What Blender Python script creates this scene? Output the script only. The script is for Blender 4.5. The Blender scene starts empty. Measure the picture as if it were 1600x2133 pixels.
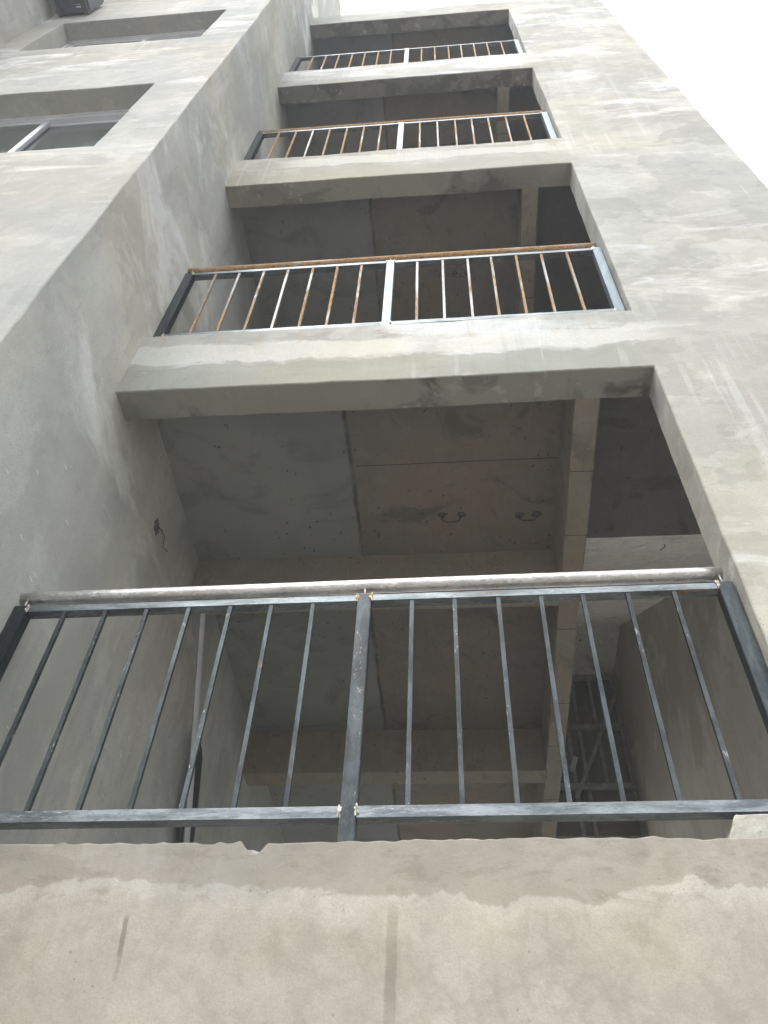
import bpy, bmesh, math, random
from mathutils import Vector, Matrix, noise
S = bpy.context.scene
R = math.radians

# ------------------------------------------------------------------ camera
def setup_camera():
    yaw, pitch, roll = 0.12424, 0.86741, 0.05923
    f = Vector((-math.sin(yaw)*math.cos(pitch), math.cos(yaw)*math.cos(pitch), math.sin(pitch)))
    r = Vector((math.cos(yaw), math.sin(yaw), 0)); u = r.cross(f)
    r2 = r*math.cos(roll) + u*math.sin(roll); u2 = -r*math.sin(roll) + u*math.cos(roll)
    cd = bpy.data.cameras.new('camera'); co = bpy.data.objects.new('camera', cd)
    S.collection.objects.link(co)
    M = Matrix((r2, u2, -f)).transposed().to_4x4(); M.translation = Vector((1.6489, -2.1192, -1.1447))
    co.matrix_world = M
    cd.sensor_fit = 'VERTICAL'; cd.sensor_height = 36.0; cd.sensor_width = 27.0; cd.lens = 29.354
    cd.clip_start = 0.05; cd.clip_end = 3000
    S.camera = co
setup_camera()

# ------------------------------------------------------------------ sky and light
SUN_EL, SUN_ROT = R(58), R(205)        # rotation as the Sky Texture counts it
W = bpy.data.worlds.new('World'); S.world = W; W.use_nodes = True
nt = W.node_tree; nt.nodes.clear()
sky = nt.nodes.new('ShaderNodeTexSky'); sky.sky_type = 'NISHITA'; sky.sun_disc = False
sky.sun_elevation = SUN_EL; sky.sun_rotation = SUN_ROT; sky.air_density = 1.0; sky.dust_density = 6.0; sky.ozone_density = 1.0
hs = nt.nodes.new('ShaderNodeHueSaturation'); hs.inputs['Saturation'].default_value = 0.12    # cloud cover
nt.links.new(sky.outputs[0], hs.inputs['Color'])
mx = nt.nodes.new('ShaderNodeMix'); mx.data_type = 'RGBA'; mx.inputs[0].default_value = 0.72
mx.inputs[7].default_value = (13.6, 14.0, 14.4, 1)                                              # even cloud layer
nt.links.new(hs.outputs[0], mx.inputs[6])
bg = nt.nodes.new('ShaderNodeBackground'); bg.inputs['Strength'].default_value = 0.10
nt.links.new(mx.outputs[2], bg.inputs['Color'])
wo = nt.nodes.new('ShaderNodeOutputWorld'); nt.links.new(bg.outputs[0], wo.inputs['Surface'])
sd = bpy.data.lights.new('sun', 'SUN'); sd.energy = 0.9; sd.angle = R(40); sd.color = (1.0, 0.965, 0.92)
so = bpy.data.objects.new('sun', sd); S.collection.objects.link(so)
# sky texture: rotation 0 = +Y, clockwise seen from above
sdir = Vector((math.sin(SUN_ROT)*math.cos(SUN_EL), math.cos(SUN_ROT)*math.cos(SUN_EL), math.sin(SUN_EL)))
so.rotation_euler = sdir.to_track_quat('Z', 'Y').to_euler()
S.view_settings.view_transform = 'Standard'; S.view_settings.look = 'None'
S.view_settings.exposure = 1.36; S.view_settings.gamma = 1.0
S.cycles.max_bounces = 10; S.cycles.diffuse_bounces = 6

# ------------------------------------------------------------------ node helper
class NT:
    def __init__(s, name):
        s.m = bpy.data.materials.new(name); s.m.use_nodes = True; s.t = s.m.node_tree; s.t.nodes.clear()
        s.out = s.t.nodes.new('ShaderNodeOutputMaterial'); s.b = s.t.nodes.new('ShaderNodeBsdfPrincipled')
        s.t.links.new(s.b.outputs[0], s.out.inputs[0])
        s.tc = s.t.nodes.new('ShaderNodeTexCoord'); s.P = s.tc.outputs['Object']
        s._sep = None
    def put(s, sock, v):
        if hasattr(v, 'is_output') or isinstance(v, bpy.types.NodeSocket): s.t.links.new(v, sock)
        else:
            if isinstance(v, (tuple, list)) and len(v) == 3 and len(sock.default_value) == 4: v = (*v, 1)
            sock.default_value = v
    def math(s, op, a, b=0.0, c=None, clamp=False):
        n = s.t.nodes.new('ShaderNodeMath'); n.operation = op; n.use_clamp = clamp
        s.put(n.inputs[0], a); s.put(n.inputs[1], b)
        if c is not None: s.put(n.inputs[2], c)
        return n.outputs[0]
    def xyz(s):
        if s._sep is None:
            n = s.t.nodes.new('ShaderNodeSeparateXYZ'); s.t.links.new(s.P, n.inputs[0]); s._sep = n
        return s._sep.outputs
    def map(s, loc=(0,0,0), scale=(1,1,1), rot=(0,0,0)):
        n = s.t.nodes.new('ShaderNodeMapping'); s.t.links.new(s.P, n.inputs[0])
        n.inputs['Location'].default_value = loc; n.inputs['Scale'].default_value = scale; n.inputs['Rotation'].default_value = rot
        return n.outputs[0]
    def noise(s, scale, detail=4, rough=.55, dist=0, vec=None):
        n = s.t.nodes.new('ShaderNodeTexNoise'); s.t.links.new(vec or s.P, n.inputs['Vector'])
        n.inputs['Scale'].default_value = scale; n.inputs['Detail'].default_value = detail
        n.inputs['Roughness'].default_value = rough; n.inputs['Distortion'].default_value = dist
        return n.outputs['Fac']
    def voro(s, scale, feat='F1', vec=None, rnd=1):
        n = s.t.nodes.new('ShaderNodeTexVoronoi'); n.feature = feat; s.t.links.new(vec or s.P, n.inputs['Vector'])
        n.inputs['Scale'].default_value = scale; n.inputs['Randomness'].default_value = rnd
        return n.outputs['Distance']
    def step(s, v, a, b, lo=0., hi=1., smooth=True):
        n = s.t.nodes.new('ShaderNodeMapRange'); n.interpolation_type = 'SMOOTHSTEP' if smooth else 'LINEAR'
        s.put(n.inputs[0], v); n.inputs[1].default_value = a; n.inputs[2].default_value = b
        n.inputs[3].default_value = lo; n.inputs[4].default_value = hi
        return n.outputs[0]
    def mix(s, f, a, b, mode='MIX'):
        n = s.t.nodes.new('ShaderNodeMix'); n.data_type = 'RGBA'; n.blend_type = mode
        s.put(n.inputs[0], f); s.put(n.inputs[6], a); s.put(n.inputs[7], b)
        return n.outputs[2]
    def warp(s, vec, amt, scale, detail=2):
        n = s.t.nodes.new('ShaderNodeTexNoise'); s.t.links.new(vec, n.inputs['Vector']); n.inputs['Scale'].default_value = scale
        n.inputs['Detail'].default_value = detail
        a = s.t.nodes.new('ShaderNodeVectorMath'); a.operation = 'MULTIPLY_ADD'
        s.t.links.new(n.outputs['Color'], a.inputs[0]); a.inputs[1].default_value = (amt,)*3; s.t.links.new(vec, a.inputs[2])
        return a.outputs[0]
    def bump(s, h, strength, dist=.01, nrm=None):
        n = s.t.nodes.new('ShaderNodeBump'); n.inputs['Strength'].default_value = strength; n.inputs['Distance'].default_value = dist
        s.put(n.inputs['Height'], h)
        if nrm is not None: s.t.links.new(nrm, n.inputs['Normal'])
        return n.outputs[0]
    def fin(s, col, rough=.9, nrm=None, metal=0, spec=None):
        s.put(s.b.inputs['Base Color'], col); s.put(s.b.inputs['Roughness'], rough); s.put(s.b.inputs['Metallic'], metal)
        if spec is not None: s.put(s.b.inputs['Specular IOR Level'], spec)
        if nrm is not None: s.t.links.new(nrm, s.b.inputs['Normal'])
        return s.m
    def box(s, sock, a, b, soft):
        """1 between a and b with soft edges"""
        return s.math('MULTIPLY', s.step(sock, a-soft, a+soft), s.step(sock, b-soft, b+soft, 1, 0))

XR = 2.635
def plaster(name, dark, light, white, wet, seed=0, streak=(1, 1, 1), white_amt=.5, wet_amt=.5, kind='', coat=1.0):
    n = NT(name); x, y, z = n.xyz()
    v = n.map((seed*3.1, seed*1.7, seed*5.3), streak)
    big = n.noise(.9, 4, .55, .3, vec=v)
    vw = n.warp(v, .30, 1.6, 3)
    mid = n.noise(2.6, 5, .55, 0, vec=vw)
    fine = n.noise(15, 5, .62, 0)
    col = n.mix(n.step(big, .36, .66), dark, light)
    col = n.mix(n.step(mid, .42, .68, 0, .55), col, tuple(c*1.22 for c in light))
    col = n.mix(n.step(fine, .45, .75, 0, .22), col, tuple(c*.8 for c in dark))
    # overlapping trowelled coats: flat-toned patches with one crisp edge each
    for q, (sc_, th, am, cc) in enumerate(((.85, .50, .48, tuple(c*.76 for c in dark)), (1.35, .53, .28, tuple(c*1.24 for c in light)), (2.3, .56, .18, tuple(c*.72 for c in dark)), (3.6, .57, .20, tuple(c*1.28 for c in light)))):
        a_ = n.noise(sc_, 4, .55, 0, vec=n.warp(n.map((seed*2.3+q*5, q*3.1, seed+q), (streak[0], streak[1], streak[2]*1.1)), .10, 5.0, 3))
        edge = n.step(a_, th, th+.012); fade = n.step(a_, th, th+.16, 1, .15)
        col = n.mix(n.math('MULTIPLY', n.math('MULTIPLY', edge, fade), am*coat), col, cc)
    # wet or newer-plaster patches, crisp tide-line edges
    wp = n.noise(.75, 6, .58, 0, vec=n.warp(n.map((seed*7, 3, seed*2), (1, 1, .8)), .5, 1.3, 4))
    wm = n.math('MULTIPLY', n.step(wp, .535, .56), wet_amt)
    col = n.mix(wm, col, wet)
    # lime bloom: sharp white clouds, strengthened upward to paint in the brighter, veiled top
    wv = n.warp(n.map((5+seed, 9, 4), (.8, .8, 1.9*streak[2])), .13, 5, 4)
    wn = n.noise(1.5, 8, .66, .6, vec=wv)
    wm2 = n.math('MULTIPLY', n.step(wn, .50, .66), n.step(n.noise(.5, 2, vec=n.map((seed*2, 1, 7))), .40, .55))
    col = n.mix(n.math('MULTIPLY', n.math('MULTIPLY', wm2, n.step(z, 0, 9, .6, 1.15)), white_amt, clamp=True), col, white)
    if kind == 'front':
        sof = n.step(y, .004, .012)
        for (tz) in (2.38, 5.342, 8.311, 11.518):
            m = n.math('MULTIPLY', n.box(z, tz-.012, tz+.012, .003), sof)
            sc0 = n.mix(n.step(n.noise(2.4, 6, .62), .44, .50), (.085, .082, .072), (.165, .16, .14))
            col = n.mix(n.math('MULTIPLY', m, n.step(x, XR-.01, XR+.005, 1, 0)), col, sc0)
        e0 = n.math('MULTIPLY_ADD', n.math('SUBTRACT', n.noise(.9, 2, .5), .5), .22, z)
        e = n.math('MULTIPLY_ADD', n.math('SUBTRACT', n.noise(3.0, 6, .6, 1.0), .5), .20, e0)
        # newer render troweled along the lip of each parapet, lighter wash above each opening
        for (s0, d0, k, c) in ((0.012, .140, .55, (.192, .167, .131)),):
            m = n.math('MULTIPLY', n.box(e, s0-d0, s0+.3, .006), n.step(y, .03, .05, 1, 0))
            col = n.mix(n.math('MULTIPLY', m, k), col, c)
        for (a, b, k, cc) in ((2.36, 2.60, .8, (.27, .275, .235)), (2.63, 2.82, .7, (.56, .555, .51)), (5.30, 5.56, .65, (.33, .32, .27)), (5.66, 5.86, .6, (.56, .55, .52)), (8.5, 8.8, .4, (.5, .5, .48))):
            m = n.math('MULTIPLY', n.box(e, a, b, .012), n.step(n.noise(1.1, 2), .3, .5))
            m = n.math('MULTIPLY', m, n.step(x, 2.5, 2.9, 1, .15))
            col = n.mix(n.math('MULTIPLY', m, k), col, cc)
        col = n.mix(n.math('MULTIPLY', n.step(e, -.30, -.05, 1, 0), .8), col, n.mix(n.step(big, .36, .64), (.258, .230, .188), (.315, .286, .240)))
        # soft pale cells mottling the lower wall
        cell = n.voro(17, 'DISTANCE_TO_EDGE', n.warp(n.P, .06, 9, 4))
        low = n.step(e, -.20, -.12, 1, 0)
        cm = n.step(n.noise(1.9, 3, vec=n.map((4, 4, 4))), .38, .62, .1, 1)
        col = n.mix(n.math('MULTIPLY', n.step(cell, .0, .22, 1, 0), n.math('MULTIPLY', n.math('MULTIPLY', low, cm), .34)), col, (.235, .21, .175))
        col = n.mix(n.math('MULTIPLY', n.math('MULTIPLY', low, n.step(fine, .50, .62)), .26), col, (.235, .212, .175))
        col = n.mix(n.math('MULTIPLY', n.math('MULTIPLY', low, .5), n.step(n.noise(2.0, 5, .6, 1), .42, .62)), col, (.38, .34, .285))
        # pale rim under the newer strip
        pb = n.noise(4.2, 6, .68, 0, vec=n.warp(n.map((2, 2, 9)), .06, 14, 3))
        col = n.mix(n.math('MULTIPLY', n.math('MULTIPLY', low, .45), n.step(pb, .51, .62)), col, (.42, .39, .335))
        col = n.mix(n.math('MULTIPLY', n.math('MULTIPLY', low, .32), n.step(pb, .48, .38)), col, (.215, .195, .158))
        gb = n.noise(7, 6, .7, 0, vec=n.map((1, 1, 1), (1, 1, 2.2)))
        col = n.mix(n.math('MULTIPLY', n.box(z, -.17, .02, .02), n.step(gb, .52, .64, 0, .4)), col, (.15, .135, .105))
        rim = n.math('MULTIPLY', n.box(e, -.165, -.133, .008), n.step(n.noise(2.6, 3), .44, .6))
        col = n.mix(n.math('MULTIPLY', rim, .16), col, (.50, .48, .42))
        for s0 in (2.948, 5.948, 8.962):
            rs = n.noise(9, 3, .6, 0, vec=n.map((s0, 0, 0), (1, 1, .15)))
            m = n.math('MULTIPLY', n.box(e, s0-.16, s0+.05, .05), n.math('MULTIPLY', n.step(rs, .54, .64), n.step(x, 2.6, 2.7, 1, 0)))
            col = n.mix(n.math('MULTIPLY', m, .30), col, (.36, .27, .17))
        # the damp strip running down and two drips
        wob = n.math('MULTIPLY_ADD', n.math('SUBTRACT', n.noise(14, 3), .5), .014, x)
        st = n.math('MULTIPLY', n.box(wob, 1.453, 1.480, .003), n.step(z, -.24, -.15, 1, 0))
        col = n.mix(n.math('MULTIPLY', st, n.step(n.noise(12, 4), .3, .6, .3, .62)), col, (.165, .148, .118))
        wob2 = n.math('MULTIPLY_ADD', z, .07, wob)
        for (xa, xb, za, zb, k) in ((.762, .774, -.30, -.205, .75), (.764, .774, -.36, -.29, .35)):
            st = n.math('MULTIPLY', n.box(wob2, xa, xb, .002), n.box(z, za, zb, .012))
            col = n.mix(n.math('MULTIPLY', st, k), col, (.155, .145, .115))
    tn = n.noise(.55, 4, .6, 0, vec=n.warp(n.map((seed*4, 2, 3)), .3, 1.5, 3))
    col = n.mix(n.step(tn, .42, .50, 1, 0), col, n.mix(1.0, col, (1.02, 1.0, .945), 'MULTIPLY'))
    col = n.mix(n.step(tn, .50, .60), col, n.mix(1.0, col, (.94, .965, .985), 'MULTIPLY'))
    # short trowel nicks, pale and dark, lying at a slant
    for q, (cc, kk) in enumerate((((.62, .62, .60), .7), ((.13, .125, .11), .6))):
        tv = n.map((seed+q*3, q*5, 1), (5, 5, 22), (R(38), R(25), 0))
        t_ = n.math('MULTIPLY', n.step(n.voro(1.0, 'F1', tv), .07, .10, 1, 0), n.step(n.noise(.9, 3, vec=n.map((q*4, seed, 6))), .53, .60))
        if kind == 'front': t_ = n.math('MULTIPLY', t_, n.step(z, .5, 1.2, 0, .5))
        col = n.mix(n.math('MULTIPLY', t_, kk), col, cc)
    # pits and specks
    sp = n.math('MULTIPLY', n.step(n.voro(34, 'F1', n.warp(n.P, .05, 9)), .07, .13, 1, 0), n.step(n.noise(5, 2), .52, .62))
    col = n.mix(n.math('MULTIPLY', sp, .6), col, (.12, .13, .11))
    sc = n.noise(5, 6, .7, .3, vec=n.map((3, 3, 3), (1.0, 1, 6)))
    scm = n.math('MULTIPLY', n.step(sc, .655, .68), n.step(n.noise(1.3, 2, vec=n.map((8, 2, seed))), .5, .6))
    col = n.mix(n.math('MULTIPLY', scm, .5), col, tuple(c*.5 for c in dark))
    # rain and lime runs, gravity-aligned
    rr = n.noise(2.2, 5, .6, 0, vec=n.map((seed, 2, 5), (5.5, 5.5, .22)))
    rk = n.step(n.noise(.7, 3, vec=n.map((seed*3, 8, 1))), .42, .6)
    col = n.mix(n.math('MULTIPLY', n.math('MULTIPLY', n.step(rr, .56, .66), rk), .20), col, tuple(c*.62 for c in dark))
    col = n.mix(n.math('MULTIPLY', n.math('MULTIPLY', n.step(rr, .44, .36), rk), n.step(z, .4, 2.5, .05, .20)), col, white)
    g = n.noise(170, 3, .7)
    col = n.mix(n.step(g, .35, .65, 0, .26), col, tuple(c*.62 for c in dark))
    n1 = n.bump(mid, .22, .03)
    n2 = n.bump(fine, .22, .008, n1)
    n3 = n.bump(n.noise(110, 4, .75), .55, .0028, n2)
    n4 = n.bump(sp, -.6, .004, n3)
    return n.fin(col, n.step(mid, .3, .7, .82, .95), n4, spec=.25)

def formwork(name, base, brown, seed=0, seams=(), side=None):
    """raw cast concrete with board marks, form joints and dark pits"""
    n = NT(name); x, y, z = n.xyz()
    big = n.noise(1.1, 5, .6, .6, vec=n.map((seed*3, seed, 0)))
    mid = n.noise(6, 6, .66, .8)
    col = n.mix(n.step(big, .35, .65), base, brown)
    col = n.mix(n.step(mid, .4, .72, 0, .5), col, tuple(c*1.35 for c in base))
    stn = n.noise(2.2, 6, .65, 1.3, vec=n.map((seed, 4, 2), (1, 1, 1)))
    col = n.mix(n.step(stn, .55, .68, 0, .55), col, tuple(c*.5 for c in base))
    grain = n.noise(9, 4, .7, .2, vec=n.map((0, 0, 0), (7, .7, 1)))
    col = n.mix(n.step(grain, .5, .7, 0, .25), col, tuple(c*.6 for c in brown))
    if side is not None:    # bay to the left of the joint is thinly rendered grey
        wobx = n.math('MULTIPLY_ADD', n.math('SUBTRACT', n.noise(7, 3), .5), .03, x)
        gz = n.mix(n.step(big, .3, .7), (.19, .195, .185), (.25, .25, .235))
        gz = n.mix(n.step(stn, .5, .65, 0, .4), gz, (.12, .12, .115))
        col = n.mix(n.step(wobx, side-.008, side+.008), gz, col)
        j = n.box(wobx, side-.010, side+.012, .010)
        col = n.mix(n.math('MULTIPLY', j, n.step(n.noise(6, 3), .3, .6, .25, .85)), col, (.05, .048, .043))
    hh = 0.0
    for (ax, v, w, lo, hi) in seams:
        a = (x, y, z)[ax]; oth = (y, x, x)[ax]
        wob = n.math('MULTIPLY_ADD', n.math('SUBTRACT', n.noise(5, 3), .5), .012, a)
        m = n.math('MULTIPLY', n.box(wob, v-w, v+w, w*.7), n.box(oth, lo, hi, .01))
        col = n.mix(n.math('MULTIPLY', m, .85), col, (.035, .032, .028))
    sp = n.math('MULTIPLY', n.step(n.voro(21, 'F1', n.warp(n.map((seed, 0, 0), (1, .55, 1)), .08, 12)), .06, .16, 1, 0), n.step(n.noise(3, 3, vec=n.map((seed+2, 0, 0))), .44, .54))
    col = n.mix(n.math('MULTIPLY', sp, .85), col, (.04, .037, .033))
    lt = n.step(n.noise(26, 4, .7, vec=n.map((seed, 9, 1))), .62, .70, 0, .35)
    col = n.mix(lt, col, tuple(c*1.6 for c in base))
    n1 = n.bump(mid, .4, .02); n2 = n.bump(n.noise(45, 4, .7), .4, .004, n1); n3 = n.bump(sp, -.7, .006, n2)
    return n.fin(col, .92, n3, spec=.2)

def steel(name, base, dark, rust, rust_lo, rust_hi, metal=.75, rough=.42, pipe=False, stretch=(6, 6, 1), chips=True):
    n = NT(name)
    oi = n.t.nodes.new('ShaderNodeObjectInfo')
    off = n.t.nodes.new('ShaderNodeVectorMath'); off.operation = 'MULTIPLY_ADD'
    n.t.links.new(n.P, off.inputs[0]); off.inputs[1].default_value = stretch
    cmb = n.t.nodes.new('ShaderNodeCombineXYZ'); r = oi.outputs['Random']
    for k in range(3): n.t.links.new(n.math('MULTIPLY', r, 37.0+k*11), cmb.inputs[k])
    n.t.links.new(cmb.outputs[0], off.inputs[2]); v = off.outputs[0]
    a = n.noise(3.0, 5, .6, .5, vec=v)
    col = n.mix(n.step(a, .35, .65), dark, base)
    f = n.noise(18, 5, .7, .3, vec=v)
    col = n.mix(n.step(f, .52, .68, 0, .45), col, tuple(c*1.7 for c in base))
    mk = n.noise(30, 6, .75, .2, vec=v)
    col = n.mix(n.step(mk, .54, .62, 0, .6), col, tuple(c*.4 for c in dark))
    thr = n.math('MULTIPLY_ADD', r, .10, -.05)
    rn = n.math('ADD', n.noise(2.4, 6, .7, .6, vec=v), thr)
    rm = n.step(rn, rust_lo, rust_hi)
    rcol = n.mix(n.step(n.noise(22, 4, .7, vec=v), .35, .65), tuple(c*.35 for c in rust), rust)
    col = n.mix(rm, col, rcol)
    mt = n.math('MULTIPLY', n.math('SUBTRACT', 1.0, rm), metal)
    rg = n.math('MULTIPLY_ADD', rm, .45, n.step(f, .3, .7, rough-.08, rough+.12))
    if chips:   # pale cement splashes
        ch = n.math('MULTIPLY', n.step(n.noise(11, 8, .85, .2, vec=v), .59, .61), n.step(n.noise(1.3, 3, vec=v), .52, .60))
        col = n.mix(n.math('MULTIPLY', ch, .9), col, (.5, .48, .43)); mt = n.math('MULTIPLY', mt, n.math('SUBTRACT', 1.0, ch))
        rg = n.math('MAXIMUM', rg, n.math('MULTIPLY', ch, .85))
    b = n.bump(n.noise(45, 4, .7), .12, .001)
    return n.fin(col, rg, b, mt)

M = {}
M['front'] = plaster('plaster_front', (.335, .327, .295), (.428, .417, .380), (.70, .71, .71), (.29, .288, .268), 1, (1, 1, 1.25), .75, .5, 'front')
M['side'] = plaster('plaster_side', (.315, .316, .292), (.405, .403, .372), (.62, .63, .625), (.29, .298, .275), 4, (1, 1.25, .75), .8, .5, '', .6)
M['wing'] = plaster('plaster_wing', (.345, .338, .312), (.415, .407, .375), (.66, .665, .655), (.31, .315, .30), 7, (1, 1, 1.3), .85, .5)
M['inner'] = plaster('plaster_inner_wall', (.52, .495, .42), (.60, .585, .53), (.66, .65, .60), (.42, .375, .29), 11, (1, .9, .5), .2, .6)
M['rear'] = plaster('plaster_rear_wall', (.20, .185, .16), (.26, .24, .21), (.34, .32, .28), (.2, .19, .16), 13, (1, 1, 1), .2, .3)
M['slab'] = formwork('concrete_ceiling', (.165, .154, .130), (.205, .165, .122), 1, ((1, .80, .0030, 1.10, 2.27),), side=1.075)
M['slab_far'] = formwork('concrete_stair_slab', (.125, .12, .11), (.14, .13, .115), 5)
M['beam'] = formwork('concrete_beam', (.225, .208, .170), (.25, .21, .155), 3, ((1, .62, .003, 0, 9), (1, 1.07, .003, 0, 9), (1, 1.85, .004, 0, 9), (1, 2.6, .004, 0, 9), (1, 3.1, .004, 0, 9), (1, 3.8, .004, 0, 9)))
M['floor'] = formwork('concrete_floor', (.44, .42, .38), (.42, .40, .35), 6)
M['flight'] = formwork('concrete_stair_soffit', (.68, .67, .63), (.62, .60, .55), 8, ((1, 3.30, .006, 2.3, 4),))
M['steel_dark'] = steel('steel_mill_scale', (.052, .060, .066), (.018, .022, .024), (.36, .20, .09), .69, .74, metal=.6, stretch=(6, 6, 2.4))
M['steel_rail'] = steel('steel_rail_flat', (.20, .225, .24), (.085, .10, .105), (.34, .18, .08), .63, .72, stretch=(1.5, 6, 9))
M['steel_pale'] = steel('steel_pale_post', (.20, .245, .275), (.14, .175, .20), (.55, .28, .10), .70, .74, metal=.6)
M['steel_post_dark'] = steel('steel_post_dark', (.062, .075, .080), (.028, .036, .040), (.3, .15, .06), .76, .80, rough=.36, chips=False)
M['steel_rusty'] = steel('steel_rusty_baluster', (.20, .20, .19), (.13, .13, .125), (.46, .275, .115), .36, .52, metal=.5, chips=False)
M['steel_midrust'] = steel('steel_spotty_baluster', (.21, .215, .21), (.13, .13, .125), (.44, .27, .12), .47, .60, metal=.55, chips=False)
M['pipe_clean'] = steel('pipe_bare_steel', (.60, .595, .58), (.44, .435, .42), (.55, .26, .07), .625, .68, metal=.85, rough=.36, stretch=(1.6, 4, 4), chips=False)
M['pipe_rust'] = steel('pipe_rusty', (.38, .34, .29), (.25, .20, .15), (.46, .27, .12), .28, .50, metal=.6, rough=.5, stretch=(2.0, 5, 5), chips=False)

def simple(name, c, rough=.5, metal=0, bumpy=0, var=.25, scale=8):
    n = NT(name); f = n.noise(scale, 5, .65)
    col = n.mix(n.step(f, .3, .7), tuple(k*(1-var) for k in c), tuple(k*(1+var) for k in c))
    nr = n.bump(n.noise(scale*4, 4), bumpy, .004) if bumpy else None
    return n.fin(col, n.step(f, .3, .7, max(rough-.08, .02), min(rough+.08, 1)), nr, metal)
M['weld'] = simple('weld_bead', (.50, .47, .42), .35, .7, .8, .5, 60)
M['weld_burnt'] = simple('weld_burnt', (.60, .42, .22), .55, .3, .8, .5, 60)
M['rod'] = simple('round_bar', (.30, .29, .27), .4, .8, .2)
M['iron'] = simple('rebar_iron', (.075, .062, .052), .8, .2, .6)
M['alu'] = simple('aluminium_frame', (.58, .59, .62), .42, .35, .05, .08)
M['alu_dull'] = simple('dull_metal_profile', (.22, .22, .21), .5, .5, .1, .25)
M['zinc'] = simple('painted_steel_frame', (.36, .36, .34), .55, .3, .2, .3)
M['plastic'] = simple('black_sheet', (.012, .014, .014), .45, 0, .6, .5, 5)
M['glass'] = simple('dark_window_glass', (.055, .066, .063), .045, 0, 0, .25, 1.2)
M['unit'] = simple('dark_metal_unit', (.055, .058, .075), .5, .2, .2, .45, 7)
M['label_white'] = simple('pale_sticker', (.5, .5, .52), .6)
M['stain'] = simple('dark_hole_mortar', (.075, .07, .062), .95, 0, .8, .5, 30)
M['frost'] = simple('grey_board', (.21, .20, .17), .7, 0, .1, .25, 2)
M['door'] = simple('brown_board', (.16, .12, .085), .7, 0, .1, .25, 3)
def ground_mat():
    n = NT('bare_ground'); a = n.noise(.35, 6, .6, .5); b = n.noise(6, 6, .7)
    col = n.mix(n.step(a, .35, .65), (.24, .22, .19), (.32, .30, .265)); col = n.mix(n.step(b, .45, .7, 0, .5), col, (.18, .16, .13))
    return n.fin(col, .95, n.bump(b, .6, .03))
M['ground'] = ground_mat()

# ------------------------------------------------------------------ mesh helpers
def wob(p):
    q = Vector(p)
    d = noise.noise_vector(q*1.3)*.007 + noise.noise_vector(q*5.5 + Vector((7, 3, 1)))*.0024 + noise.noise_vector(q*26)*.0020
    return q + d
def link(name, bm, mat, parent=None, smooth=False, wobble=True, tilt=None):
    if wobble:
        for v in bm.verts: v.co = wob(v.co)
    if tilt:
        for v in bm.verts: v.co = tilt(v.co)
    bmesh.ops.recalc_face_normals(bm, faces=bm.faces)
    me = bpy.data.meshes.new(name); bm.to_mesh(me); bm.free()
    me.materials.append(M[mat] if isinstance(mat, str) else mat)
    if smooth:
        for p in me.polygons: p.use_smooth = True
    o = bpy.data.objects.new(name, me); S.collection.objects.link(o)
    if parent is not None:
        o.parent = parent
        if parent.type == 'EMPTY' and parent.get('origin_children'): o.location = -Vector(parent.location)
    return o
def frange(a, b, res, extra=()):
    n = max(1, int(math.ceil((b-a)/res-1e-6))); L = [a+(b-a)*i/n for i in range(n+1)]
    for e in extra:
        if a < e < b:
            L = [v for v in L if abs(v-e) > res*.35 or v in (a, b)]; L.append(e)
    return sorted(set(round(v, 5) for v in L))
def bevel(bm, w, keep=None, segs=2):
    es = [e for e in bm.edges if len(e.link_faces) == 2 and e.calc_face_angle(0) > R(40)]
    if keep: es = [e for e in es if keep((e.verts[0].co+e.verts[1].co)/2)]
    if es: bmesh.ops.bevel(bm, geom=es, offset=w, segments=segs, profile=.5, affect='EDGES', clamp_overlap=True)
def grid_wall(xs, zs, solid, y0, y1, ys=None):
    """wall in the XZ plane; solid(cx, cz) says which cells exist; thickness y0..y1"""
    bm = bmesh.new(); ys = ys or [y0, y1]; V = {}
    def vt(i, j, k):
        key = (i, j, k)
        if key not in V: V[key] = bm.verts.new((xs[i], ys[k], zs[j]))
        return V[key]
    nx, nz, ny = len(xs)-1, len(zs)-1, len(ys)-1
    sol = [[solid((xs[i]+xs[i+1])/2, (zs[j]+zs[j+1])/2) for j in range(nz)] for i in range(nx)]
    def s(i, j): return 0 <= i < nx and 0 <= j < nz and sol[i][j]
    for i in range(nx):
        for j in range(nz):
            if not sol[i][j]: continue
            bm.faces.new((vt(i, j, 0), vt(i+1, j, 0), vt(i+1, j+1, 0), vt(i, j+1, 0)))
            bm.faces.new((vt(i, j, ny), vt(i, j+1, ny), vt(i+1, j+1, ny), vt(i+1, j, ny)))
            for k in range(ny):
                if not s(i-1, j): bm.faces.new((vt(i, j, k), vt(i, j+1, k), vt(i, j+1, k+1), vt(i, j, k+1)))
                if not s(i+1, j): bm.faces.new((vt(i+1, j, k), vt(i+1, j, k+1), vt(i+1, j+1, k+1), vt(i+1, j+1, k)))
                if not s(i, j-1): bm.faces.new((vt(i, j, k), vt(i, j, k+1), vt(i+1, j, k+1), vt(i+1, j, k)))
                if not s(i, j+1): bm.faces.new((vt(i, j+1, k), vt(i+1, j+1, k), vt(i+1, j+1, k+1), vt(i, j+1, k+1)))
    return bm
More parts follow.
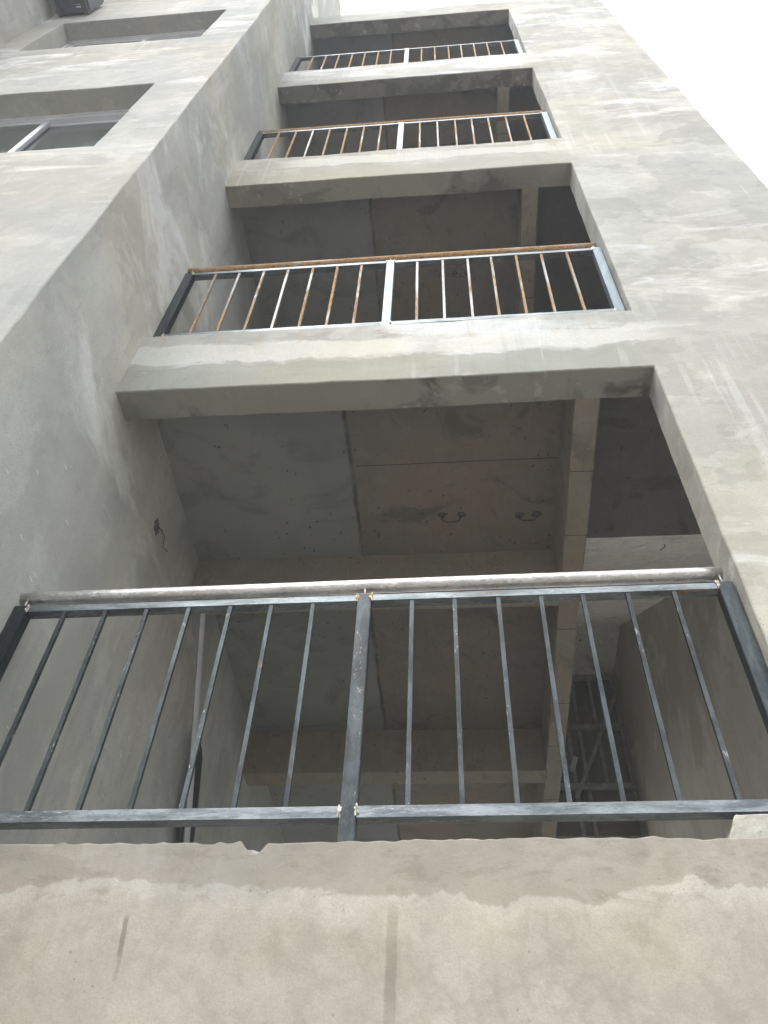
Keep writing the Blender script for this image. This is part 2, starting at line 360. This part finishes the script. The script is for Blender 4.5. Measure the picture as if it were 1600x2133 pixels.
def gbox(x0, x1, y0, y1, z0, z1, res=.12, bm=None):
    """box with gridded faces"""
    bm = bm or bmesh.new()
    X, Y, Z = frange(x0, x1, res), frange(y0, y1, res), frange(z0, z1, res); V = {}
    def vt(a, b, c):
        if (a, b, c) not in V: V[(a, b, c)] = bm.verts.new((X[a], Y[b], Z[c]))
        return V[(a, b, c)]
    def sheet(na, nb, f):
        for a in range(na):
            for b in range(nb): bm.faces.new((f(a, b), f(a+1, b), f(a+1, b+1), f(a, b+1)))
    nx, ny, nz = len(X)-1, len(Y)-1, len(Z)-1
    for c in (0, nz): sheet(nx, ny, lambda a, b: vt(a, b, c))
    for c in (0, ny): sheet(nx, nz, lambda a, b: vt(a, c, b))
    for c in (0, nx): sheet(ny, nz, lambda a, b: vt(c, a, b))
    return bm
def bx(bm, c, s, rot=None, bev=0):
    r = bmesh.ops.create_cube(bm, size=1); vs = r['verts']
    for v in vs: v.co = Vector((v.co.x*s[0], v.co.y*s[1], v.co.z*s[2]))
    if bev: 
        es = list({e for v in vs for e in v.link_edges})
        g = bmesh.ops.bevel(bm, geom=es, offset=bev, segments=2, affect='EDGES'); vs = list({v for f in g['faces'] for v in f.verts} | {v for v in vs if v.is_valid})
    if rot is not None:
        for v in vs: v.co = rot @ v.co
    for v in vs: v.co += Vector(c)
def tube(bm, pts, r, seg=12, caps=True):
    pts = [Vector(p) for p in pts]; rings = []
    for i, p in enumerate(pts):
        d = (pts[min(i+1, len(pts)-1)] - pts[max(i-1, 0)]).normalized()
        a = d.cross(Vector((0, 0, 1)) if abs(d.z) < .9 else Vector((1, 0, 0))).normalized(); b = d.cross(a)
        rr = r[i] if isinstance(r, (list, tuple)) else r
        rings.append([bm.verts.new(p + (a*math.cos(t) + b*math.sin(t))*rr) for t in [2*math.pi*k/seg for k in range(seg)]])
    for A, B in zip(rings, rings[1:]):
        for k in range(seg): bm.faces.new((A[k], A[(k+1) % seg], B[(k+1) % seg], B[k]))
    if caps: bm.faces.new(rings[0][::-1]); bm.faces.new(rings[-1])
def beam_between(bm, a, b, w, h, up=(1, 0, 0)):
    a, b = Vector(a), Vector(b); d = (b-a); L = d.length; d.normalize()
    u = Vector(up); u = (u - d*u.dot(d)).normalized(); v = d.cross(u)
    rot = Matrix((u, v, d)).transposed()
    bx(bm, (a+b)/2, (w, h, L), rot)
def blob(bm, c, r, seed, sub=2, amp=.45):
    g = bmesh.ops.create_icosphere(bm, subdivisions=sub, radius=1)
    for v in g['verts']:
        k = 1 + amp*noise.noise(v.co*1.7 + Vector((seed*3.7, seed, 1)))*1.6
        v.co = Vector((v.co.x*r[0]*k, v.co.y*r[1]*k, v.co.z*r[2]*k)) + Vector(c)
def thing(name, label, cat, loc=(0, 0, 0), group=None, origin=False):
    o = bpy.data.objects.new(name, None); S.collection.objects.link(o); o.location = loc; o.empty_display_size = .2
    o['label'] = label; o['category'] = cat
    if group: o['group'] = group
    if origin: o['origin_children'] = 1
    return o
def tag(o, label, cat, group=None):
    o['label'] = label; o['category'] = cat
    if group: o['group'] = group
    return o

# ------------------------------------------------------------------ the building's numbers
GZ = -2.65
XR, XO, XW = 2.635, 3.822, 3.58
SILL = [0.0, 2.948, 5.948, 8.962]
TOP = [2.380, 5.342, 8.311, 11.518]
TH = .17
D = .7247
ROOF = 12.05
SLOPE = (0.0077, .0062, 0, 0)

# ground
bm = bmesh.new(); bmesh.ops.create_grid(bm, x_segments=60, y_segments=60, size=400)
for v in bm.verts: v.co.z = GZ
g = link('ground', bm, 'ground', wobble=False); g['kind'] = 'structure'

bm = gbox(-6, 9, 6.62, 16, GZ-.3, -.12, 1.0); M['bounce'] = formwork('bounce_concrete', (.5, .49, .45), (.46, .44, .4), 9)
pv_ = link('bounce_terrace', bm, 'bounce', wobble=False); pv_['kind'] = 'structure'  # unseen pale terrace added to bounce sky light into the stairwell
B = thing('apartment_building', 'unfinished grey plastered apartment block with open balconies and bare concrete ceilings', 'building', (1.3, 0, GZ), origin=True)

# --- front wall with four balcony openings
def front_solid(x, z):
    for s, t in zip(SILL, TOP):
        if x < XR and s < z < t: return False
    return True
xs = sorted(set(frange(0, XR, .018) + frange(XR, XO, .05)))
xs = sorted(set(xs + [1.083 + k*.012 for k in range(-4, 5)]))
xs = [v for i, v in enumerate(xs) if i == 0 or v-xs[i-1] > .004]
zs = frange(GZ, ROOF, .055, SILL + TOP)
zs = sorted(set(zs + [0-.01, 0-.022, 0-.036, 0-.05]))
bm = grid_wall(xs, zs, front_solid, 0, TH, [0, .02, .05, .11, TH])
def sill_tilt(co):
    x, y, z = co
    for k, s in enumerate(SILL):
        if abs(z-s) < .30 and x < XR+.02: z += SLOPE[k]*(x-1.35)*(1-abs(z-s)/.3)
    # rough lip of the nearest parapet
    if abs(co.z) < .03 and x < XR:
        z += noise.noise(Vector((x*16, y*20, 0)))*.005 + max(0, noise.noise(Vector((x*38, y*30, 1)))-.12)*.013
    # chipped notch in the nearest parapet
    d = math.hypot((x-1.083)/.034, (z+.006)/.030)
    if y < .04 and d < 1:
        k = (1-d*d)
        z -= .026*k; y += .012*k*(1 if y < .01 else .3)
    return Vector((x, y, z))
bmesh.ops.recalc_face_normals(bm, faces=bm.faces)
bevel(bm, .0045, lambda c: 0.02 < c.x < XO+.01 and c.y < .03, 1)
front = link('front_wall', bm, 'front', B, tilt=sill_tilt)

# --- projecting wing, side wall between wing and balconies
WX0, WX1 = -2.09, -.402
WIN = [(1.10, 2.55), (4.00, 5.485), (7.095, 8.38)]
def wing_solid(x, z):
    return not any(WX0 < x < WX1 and a < z < b for a, b in WIN)
WTOP = 16.0
xs = frange(-2.36, 0, .06, (WX0, WX1)); zs = frange(GZ, WTOP, .07, [v for w in WIN for v in w])
bm = grid_wall(xs, zs, wing_solid, -D, -D+.22, [-D, -D+.04, -D+.12, -D+.22])
bmesh.ops.recalc_face_normals(bm, faces=bm.faces)
bevel(bm, .007, lambda c: c.y < -D+.02 and c.x > -2.3, 2)
ww = link('wing_wall', bm, 'wing', B); ww.data.materials.append(M['side'])
for p in ww.data.polygons:
    if p.normal.x > .75 and p.center.x > -.03: p.material_index = 1
def sw_hole(y, z): return True
bm = gbox(-.2, 0, -D+.22, 6.6, GZ, WTOP, .09)
link('side_wall', bm, 'side', B)
bm = gbox(-2.58, -2.362, -1.85, -D+.22, GZ, WTOP, .15); bmesh.ops.recalc_face_normals(bm, faces=bm.faces)
link('buttress_wall', bm, 'wing', B)
bm = grid_wall(frange(TH, 6.6, .15, (1.45, 2.2, 3.0, 6.1)), frange(GZ, ROOF, .15, (-.08, 1.25, 2.25)), lambda a, z: not (3.0 < a < 6.1 and -.08 < z < 1.25) and not (1.45 < a < 2.2 and -.08 < z < 2.25), -XO, -XW)  # both unseen openings added to let daylight into the stairwell
for v in bm.verts: v.co = Vector((-v.co.y, v.co.x, v.co.z))
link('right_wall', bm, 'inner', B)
# rear wall, its unseen opening widened to throw daylight onto the stair
def rear_solid(x, z):
    if .12 < x < 3.52 and -.08 < z < 3.33: return False
    return True
bm = grid_wall(frange(0, XW, .15, (.12, 3.52)), frange(GZ, ROOF, .15, (-.08, 3.33)), rear_solid, 6.42, 6.6)
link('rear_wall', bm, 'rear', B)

# --- per storey: ceiling slab, stair-bay slab, beams
for k in range(4):
    t = TOP[k]; c = t+.371
    top = c+.12 if k < 3 else ROOF-.02
    # slab material rides the first storey's pattern
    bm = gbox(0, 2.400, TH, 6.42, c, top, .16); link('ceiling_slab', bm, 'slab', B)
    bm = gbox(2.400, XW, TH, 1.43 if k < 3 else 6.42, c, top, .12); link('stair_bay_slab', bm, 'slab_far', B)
    if k == 3: break
    bm = gbox(2.280, 2.402, TH, 6.42, t, c, .09); bmesh.ops.recalc_face_normals(bm, faces=bm.faces)
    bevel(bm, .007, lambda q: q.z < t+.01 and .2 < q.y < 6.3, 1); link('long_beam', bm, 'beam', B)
    for y0, y1 in ((1.52, 1.64), (3.40, 3.57)):
        bm = gbox(0, 2.280, y0, y1, t, c, .09); bmesh.ops.recalc_face_normals(bm, faces=bm.faces)
        bevel(bm, .006, lambda q: q.z < t+.01 and .02 < q.x < 2.26, 1); link('cross_beam', bm, 'beam', B)
# ground-storey floor inside
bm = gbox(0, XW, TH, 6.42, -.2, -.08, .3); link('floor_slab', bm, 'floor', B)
# --- stair flights
for k in range(3):
    z0 = TOP[k]+.371; z1 = z0+2.815; y0, y1 = 1.43, 5.40; n = 16
    bm = bmesh.new(); prof = []
    for i in range(41): u = i/40; prof.append((y0+(y1-y0)*u, z0+(z1-z0)*u))
    st = []
    for i in range(n):
        ya, yb = y0+(y1-y0)*i/n, y0+(y1-y0)*(i+1)/n; h = (z1-z0)/n
        st += [(ya, z0+.13+h*(i+1)), (yb, z0+.13+h*(i+1))]
    poly = prof + [(y1, z1+.13)] + st[::-1]
    X = [2.404, 3.0, XW]
    for a, b in zip(X, X[1:]):
        for (p, q) in zip(poly, poly[1:]+poly[:1]):
            bm.faces.new([bm.verts.new(v) for v in ((a, *p), (b, *p), (b, *q), (a, *q))])
    bmesh.ops.remove_doubles(bm, verts=bm.verts, dist=1e-5)
    link('stair_flight', bm, 'flight', B)
    bm = gbox(2.404, XW, y1, 6.42, z1, z1+.27, .15); link('stair_landing', bm, 'flight', B)

# --- wing windows: frame with mullion, two panes (frame > pane)
def window(z0, z1):
    yf = -D+.175; x0, x1 = WX0, WX1; xm = (x0+x1)/2-.03
    bm = bmesh.new()
    def bar(xa, xb, za, zb, ya=0, yb=.07): bx(bm, ((xa+xb)/2, yf+(ya+yb)/2, (za+zb)/2), (xb-xa, yb-ya, zb-za), None, .002)
    e = .012
    bar(x0-e, x1+e, z1-.022, z1+e, -.012); bar(x0-e, x1+e, z1-.060, z1-.0225, .004)
    bar(x0-e, x1+e, z0-e, z0+.045)
    bar(x0-e, x0+.035, z0+.0455, z1-.0605); bar(x1-.035, x1+e, z0+.0455, z1-.0605)
    # two sashes on separate tracks
    for (a, b, yo) in ((x0+.0355, xm+.035, .014), (xm-.02, x1-.0355, .040)):
        za, zb = z0+.046, z1-.061
        bar(a, b, zb-.042, zb, yo, yo+.022); bar(a, b, za, za+.05, yo, yo+.022)
        bar(a, a+.045, za+.0505, zb-.0425, yo, yo+.022); bar(b-.045, b, za+.0505, zb-.0425, yo, yo+.022)
    fr = link('window', bm, 'alu', B, wobble=False)
    for (a, b, yo) in ((x0+.0355, xm+.035, .014), (xm-.02, x1-.0355, .040)):
        bm = bmesh.new(); bx(bm, ((a+b)/2, yf+yo+.011, (z0+z1)/2-.005), (b-a-.085, .005, z1-z0-.195))
        link('pane', bm, 'glass', fr, wobble=False)
    return fr
for a, b in WIN: window(a, b)
# dark room behind the glass so the panes look into something
for a, b in WIN:
    pass

# --- bits cast into or hanging from the concrete
def hook(x0, x1, y, z, drop=.062):
    bm = bmesh.new(); P = []
    for i in range(15):
        a = math.pi*i/14; P.append(((x0+x1)/2 - math.cos(a)*(x1-x0)/2*(1 if .2 < a < 2.9 else 1), y+.004*math.sin(a*3), z+.03 - (drop+.03)*math.sin(a)**.45))
    tube(bm, P, .0042, 7); h = link('hook', bm, 'iron', B, smooth=True, wobble=False)
    for i, xx in enumerate((x0, x1)):
        bm = bmesh.new(); blob(bm, (xx+.004, y-.012, z-.001), (.026, .022, .005), x0*5+i, 3, .45)
        link('mortar_patch', bm, 'stain', h, wobble=False)
hook(1.59, 1.705, 1.21, 2.751); hook(2.06, 2.165, 1.232, 2.751, .045)
hook(1.40, 1.56, 1.0, SILL[2]+2.74, .05)
hook(1.75, 1.86, 1.0, TOP[1]+.371, .05)
bm = bmesh.new(); blob(bm, (0.0, .845, 2.315), (.007, .034, .055), 2, 3, .6); h = link('wall_hole', bm, 'stain', B, wobble=False)
bm = bmesh.new(); tube(bm, [(0, .85, 2.33), (.03, .86, 2.31), (.05, .885, 2.27), (.035, .93, 2.245), (.06, .95, 2.225), (.045, .97, 2.26)], .0028, 6)
link('wire', bm, 'iron', h, smooth=True, wobble=False)
for (x, y) in ((3.0, 1.62), (3.32, 1.66)):
    z = 2.751+(y-1.43)*.709
    bm = bmesh.new(); tube(bm, [(x, y, z+.01), (x+.01, y+.01, z-.02), (x-.01, y+.07, z+.01)], .0035, 6)
    link('tie_wire', bm, 'iron', B, smooth=True, wobble=False)

# ------------------------------------------------------------------ railings
BAL = [.208, .363, .520, .677, .832, .987, 1.141, 1.495, 1.651, 1.807, 1.953, 2.103, 2.257, 2.419]
def railing(k, label, hr, mats):
    """k storey; hr handrail z or None; mats for post_l, post_m, post_r, rail, baluster picker, pipe"""
    s = SILL[k]; L = thing('balcony_railing', label, 'railing', (1.32, .078, s), 'steel railings across the balcony openings')
    ox, oy, oz = L.location
    def loc(o): return o
    def put(name, bm, mat, parent=None, smooth=False):
        # geometry is written in world numbers; move it to the railing's base
        for v in bm.verts: v.co -= Vector((ox, oy, oz))
        return link(name, bm, mat, parent or L, smooth=smooth, wobble=False)
    rt = .975 if k == 0 else .948
    sl = lambda x: SLOPE[k]*(x-1.35)*1.2
    Y0 = .053
    # posts: square tube
    for (x0, x1, mt) in ((.003, .058, mats['pl']), (1.301, 1.349, mats['pm']), (2.576, 2.628, mats['pr'])):
        bm = bmesh.new(); zt = s+rt+.004+sl(x0)
        bx(bm, ((x0+x1)/2, Y0+.024, (s-.012+zt)/2), (x1-x0, .050, zt-s+.012), None, .0025); put('post', bm, mt)
    # rails butt against posts
    for (a, b) in ((.0585, 1.3005), (1.3495, 2.5755)):
        bm = bmesh.new(); za, zb = s+rt-.014+sl(a), s+rt-.014+sl(b)
        beam_between(bm, (a, Y0+.022, za), (b, Y0+.022, zb), .028, .040, (0, 0, 1)); put('top_rail', bm, mats['rail'])
    for (a, b) in ((.0585, 1.3005), (1.3495, 2.5755)):
        bm = bmesh.new(); za, zb = s+.117+sl(a), s+.117+sl(b)
        beam_between(bm, (a, Y0+.022, za), (b, Y0+.022, zb), .036, .040, (0, 0, 1)); put('bottom_rail', bm, mats['rail'])
    rnd = random.Random(k*7+3)
    for i, x in enumerate(BAL):
        bm = bmesh.new(); za, zb = s+.1352+sl(x), s+rt-.0282+sl(x)
        w = .0145
        dx = rnd.uniform(-.003, .003)
        beam_between(bm, (x, Y0+.012, za), (x+dx, Y0+.012, zb), w, w, (1, 0, 0))
        put('baluster', bm, mats['bal'](i))
    # weld beads, one lumpy piece per joint
    for q, (x, z) in enumerate(((.0585, rt-.012), (1.3005, rt-.010), (1.3495, rt-.012), (2.5755, rt-.008), (1.3005, .118), (1.3495, .121), (.0585, .117), (2.5755, .117))):
        bm = bmesh.new(); blob(bm, (x, Y0-.001, s+z+sl(x)), (.0055, .004, .014), q*5+k, 3, .8)
        put('weld', bm, 'weld_burnt' if q in (1, 2) and k == 0 else 'weld')
    if hr:
        bm = bmesh.new(); zc = s+hr
        N = 28; P = [(.000+(2.612-.000)*i/N, Y0+.030+.0008*math.sin(i*.3), zc+sl(2.6*i/N)*1.3+.0005*math.sin(i*.4)) for i in range(N+1)]
        tube(bm, P, .0265, 24); hp = put('handrail', bm, mats['pipe'], smooth=True)
        for p in hp.data.polygons: p.use_smooth = len(p.vertices) == 4
        for x in (.036, 1.325, 2.598):
            bm = bmesh.new(); tube(bm, [(x, Y0+.010, s+rt+sl(x)-.002), (x-.003, Y0+.016, s+hr-.012+sl(x))], .0042, 8); put('support_rod', bm, 'rod', smooth=True)
    return L
def balsel(*seq):
    return lambda i: seq[i % len(seq)]
railing(0, 'nearest dark steel railing with bare pipe handrail, across the lowest balcony opening', 1.044,
        dict(pl='steel_post_dark', pm='steel_dark', pr='steel_post_dark', rail='steel_rail', pipe='pipe_clean', bal=balsel('steel_dark')))
railing(1, 'second railing up, rusty orange pipe handrail over half grey half rusty bars', 1.028,
        dict(pl='steel_post_dark', pm='steel_pale', pr='steel_pale', rail='steel_rail', pipe='pipe_rust', bal=balsel('steel_midrust', 'steel_midrust', 'steel_midrust', 'steel_midrust', 'steel_rusty', 'steel_rusty', 'steel_rusty')))
railing(2, 'third railing up with thin brown rusty handrail and orange bars', 1.025,
        dict(pl='steel_post_dark', pm='steel_pale', pr='steel_pale', rail='steel_rail', pipe='pipe_rust', bal=balsel('steel_rusty', 'steel_rusty', 'steel_midrust')))
railing(3, 'topmost railing without any pipe handrail, orange bars under a plain pale rail', None,
        dict(pl='steel_post_dark', pm='steel_pale', pr='steel_pale', rail='steel_rail', pipe='pipe_rust', bal=balsel('steel_rusty')))

# ------------------------------------------------------------------ loose things
# concrete lump on the sill
bm = gbox(2.345, 2.632, .045, .165, .004, .098, .02)
bmesh.ops.recalc_face_normals(bm, faces=bm.faces); bevel(bm, .005, None, 1)
for v in bm.verts:
    if v.co.x < 2.40: v.co.x += (v.co.z)*.45
    v.co += noise.noise_vector(v.co*14)*.004 + noise.noise_vector(v.co*50)*.0025
    v.co.z = max(v.co.z, .004)
T = link('concrete_block', bm, 'front', None, wobble=False)
tag(T, 'rough pale concrete lump sitting on the parapet at the foot of the lowest railing', 'concrete block')

# leaning aluminium profile and black sheet at the left wall
L = thing('metal_profile', 'long thin metal channel leaning against the left wall inside the lowest room', 'metal channel', (.09, 2.94, -.08))
def rel(bm, o):
    for v in bm.verts: v.co -= Vector(o.location)
    return bm
bm = bmesh.new(); a = Vector((.090, 2.938, -.07)); b = Vector((.090, 1.560, 2.36))
beam_between(bm, a, b, .006, .036, (1, 0, 0)); link('web', rel(bm, L), 'alu_dull', L, wobble=False)
for off in (Vector((.014, -.015, 0)), Vector((.014, .017, 0))):
    bm = bmesh.new(); beam_between(bm, a+off, b+off, .022, .004, (1, 0, 0)); link('flange', rel(bm, L), 'alu', L, wobble=False)
bm = bmesh.new()
pts = []
for i in range(19):
    for j in range(15):
        u, v = i/18, j/14                      # v up the sheet, u across
        top = 1.86 - 1.5*(u-.12)**2*1.1
        z = -.06 + (top+.06)*v
        yb = 2.12 + (2.05-z)*.30
        y = yb - .09 + (.20+.24*(1-v)**.6*.9+.10)*u
        x = .055 + .012*math.sin(u*9+v*4) + .018*noise.noise(Vector((u*4, v*5, 1)))
        pts.append(bm.verts.new((x, y, z)))
for i in range(18):
    for j in range(14): bm.faces.new((pts[i*15+j], pts[(i+1)*15+j], pts[(i+1)*15+j+1], pts[i*15+j+1]))
r = bmesh.ops.extrude_face_region(bm, geom=bm.faces[:])
for v in [e for e in r['geom'] if isinstance(e, bmesh.types.BMVert)]: v.co.x -= .010
T = link('plastic_sheet', bm, 'plastic', None, smooth=True, wobble=False)
tag(T, 'black sheet hanging against the left wall behind the metal channel', 'plastic sheet')

# steel stair-window frame at the back of the stairwell
L = thing('steel_frame', 'dim grey steel framework with diagonal brace at the back of the stairwell', 'steel frame', (3.0, 6.36, 3.2))
def fbar(name, pts, w=.05, d=.04, mat='zinc'):
    bm = bmesh.new()
    for a, b in pts: beam_between(bm, a, b, w, d, (0, 1, 0) if abs(Vector(a).x-Vector(b).x) > 1e-6 or True else (1, 0, 0))
    return link(name, rel(bm, L), mat, L, wobble=False)
YF = 6.35
for x in (2.62, 2.93, 3.06, 3.555): fbar('upright', [((x, YF, 3.31), (x, YF, 5.55))])
fbar('upright', [((3.27, YF, 4.84), (3.27, YF, 5.50))]); fbar('upright', [((3.27, YF, 4.06), (3.27, YF, 4.76))])
for z in (5.53, 4.80, 4.02, 3.40):
    fbar('cross_bar', [((2.60, YF-.045, z), (3.575, YF-.045, z))], .045, .07)
fbar('brace', [((3.56, YF-.10, 5.25), (2.90, YF-.10, 3.85))], .03, .04)
bm = bmesh.new(); bx(bm, (3.06, YF+.045, 4.45), (1.02, .02, 2.2)); link('backing_board', rel(bm, L), 'frost', L, wobble=False)
fbar('batten', [((2.88, YF-.15, 4.15), (2.95, YF-.15, 4.33))], .03, .05, 'alu')

# dark box unit high in the corner
L = thing('wall_unit', 'dark boxy metal unit fixed high in the corner beside the upper wing window', 'wall unit', (-2.1, -D, 8.72))
bm = bmesh.new(); bx(bm, (-2.09, -D-.23, 9.0), (.36, .42, .52), None, .02); link('casing', rel(bm, L), 'unit', L, wobble=False)
for i, (x, y) in enumerate(((-2.2, -.80), (-2.2, -.88), (-2.2, -.96))):
    bm = bmesh.new(); bx(bm, (-2.09, y-.02, 8.732), (.30, .012, .016)); link('rib', rel(bm, L), 'unit', L, wobble=False)
bm = bmesh.new(); bx(bm, (-2.02, -D-.09, 8.737), (.05, .03, .006)); link('sticker', rel(bm, L), 'label_white', L, wobble=False)
for x in (-2.235, -1.945):
    bm = bmesh.new(); beam_between(bm, (x, -D+.01, 8.725), (x, -D-.42, 8.725), .03, .02, (1, 0, 0)); link('bracket', rel(bm, L), 'iron', L, wobble=False)

# ------------------------------------------------------------------ thin air volume added to stand in for lens veil
hz = bpy.data.materials.new('veil_haze'); hz.use_nodes = True; t = hz.node_tree; t.nodes.clear()
pv = t.nodes.new('ShaderNodeVolumePrincipled'); pv.inputs['Color'].default_value = (.93, .95, 1, 1); pv.inputs['Density'].default_value = .009
t.links.new(pv.outputs[0], t.nodes.new('ShaderNodeOutputMaterial').inputs['Volume'])
M['veil_haze'] = hz
bm = bmesh.new(); bx(bm, (0, 0, (GZ-1+17)/2), (810, 810, 17-GZ+1))
o = link('veil_haze', bm, 'veil_haze', wobble=False); o['kind'] = 'stuff'
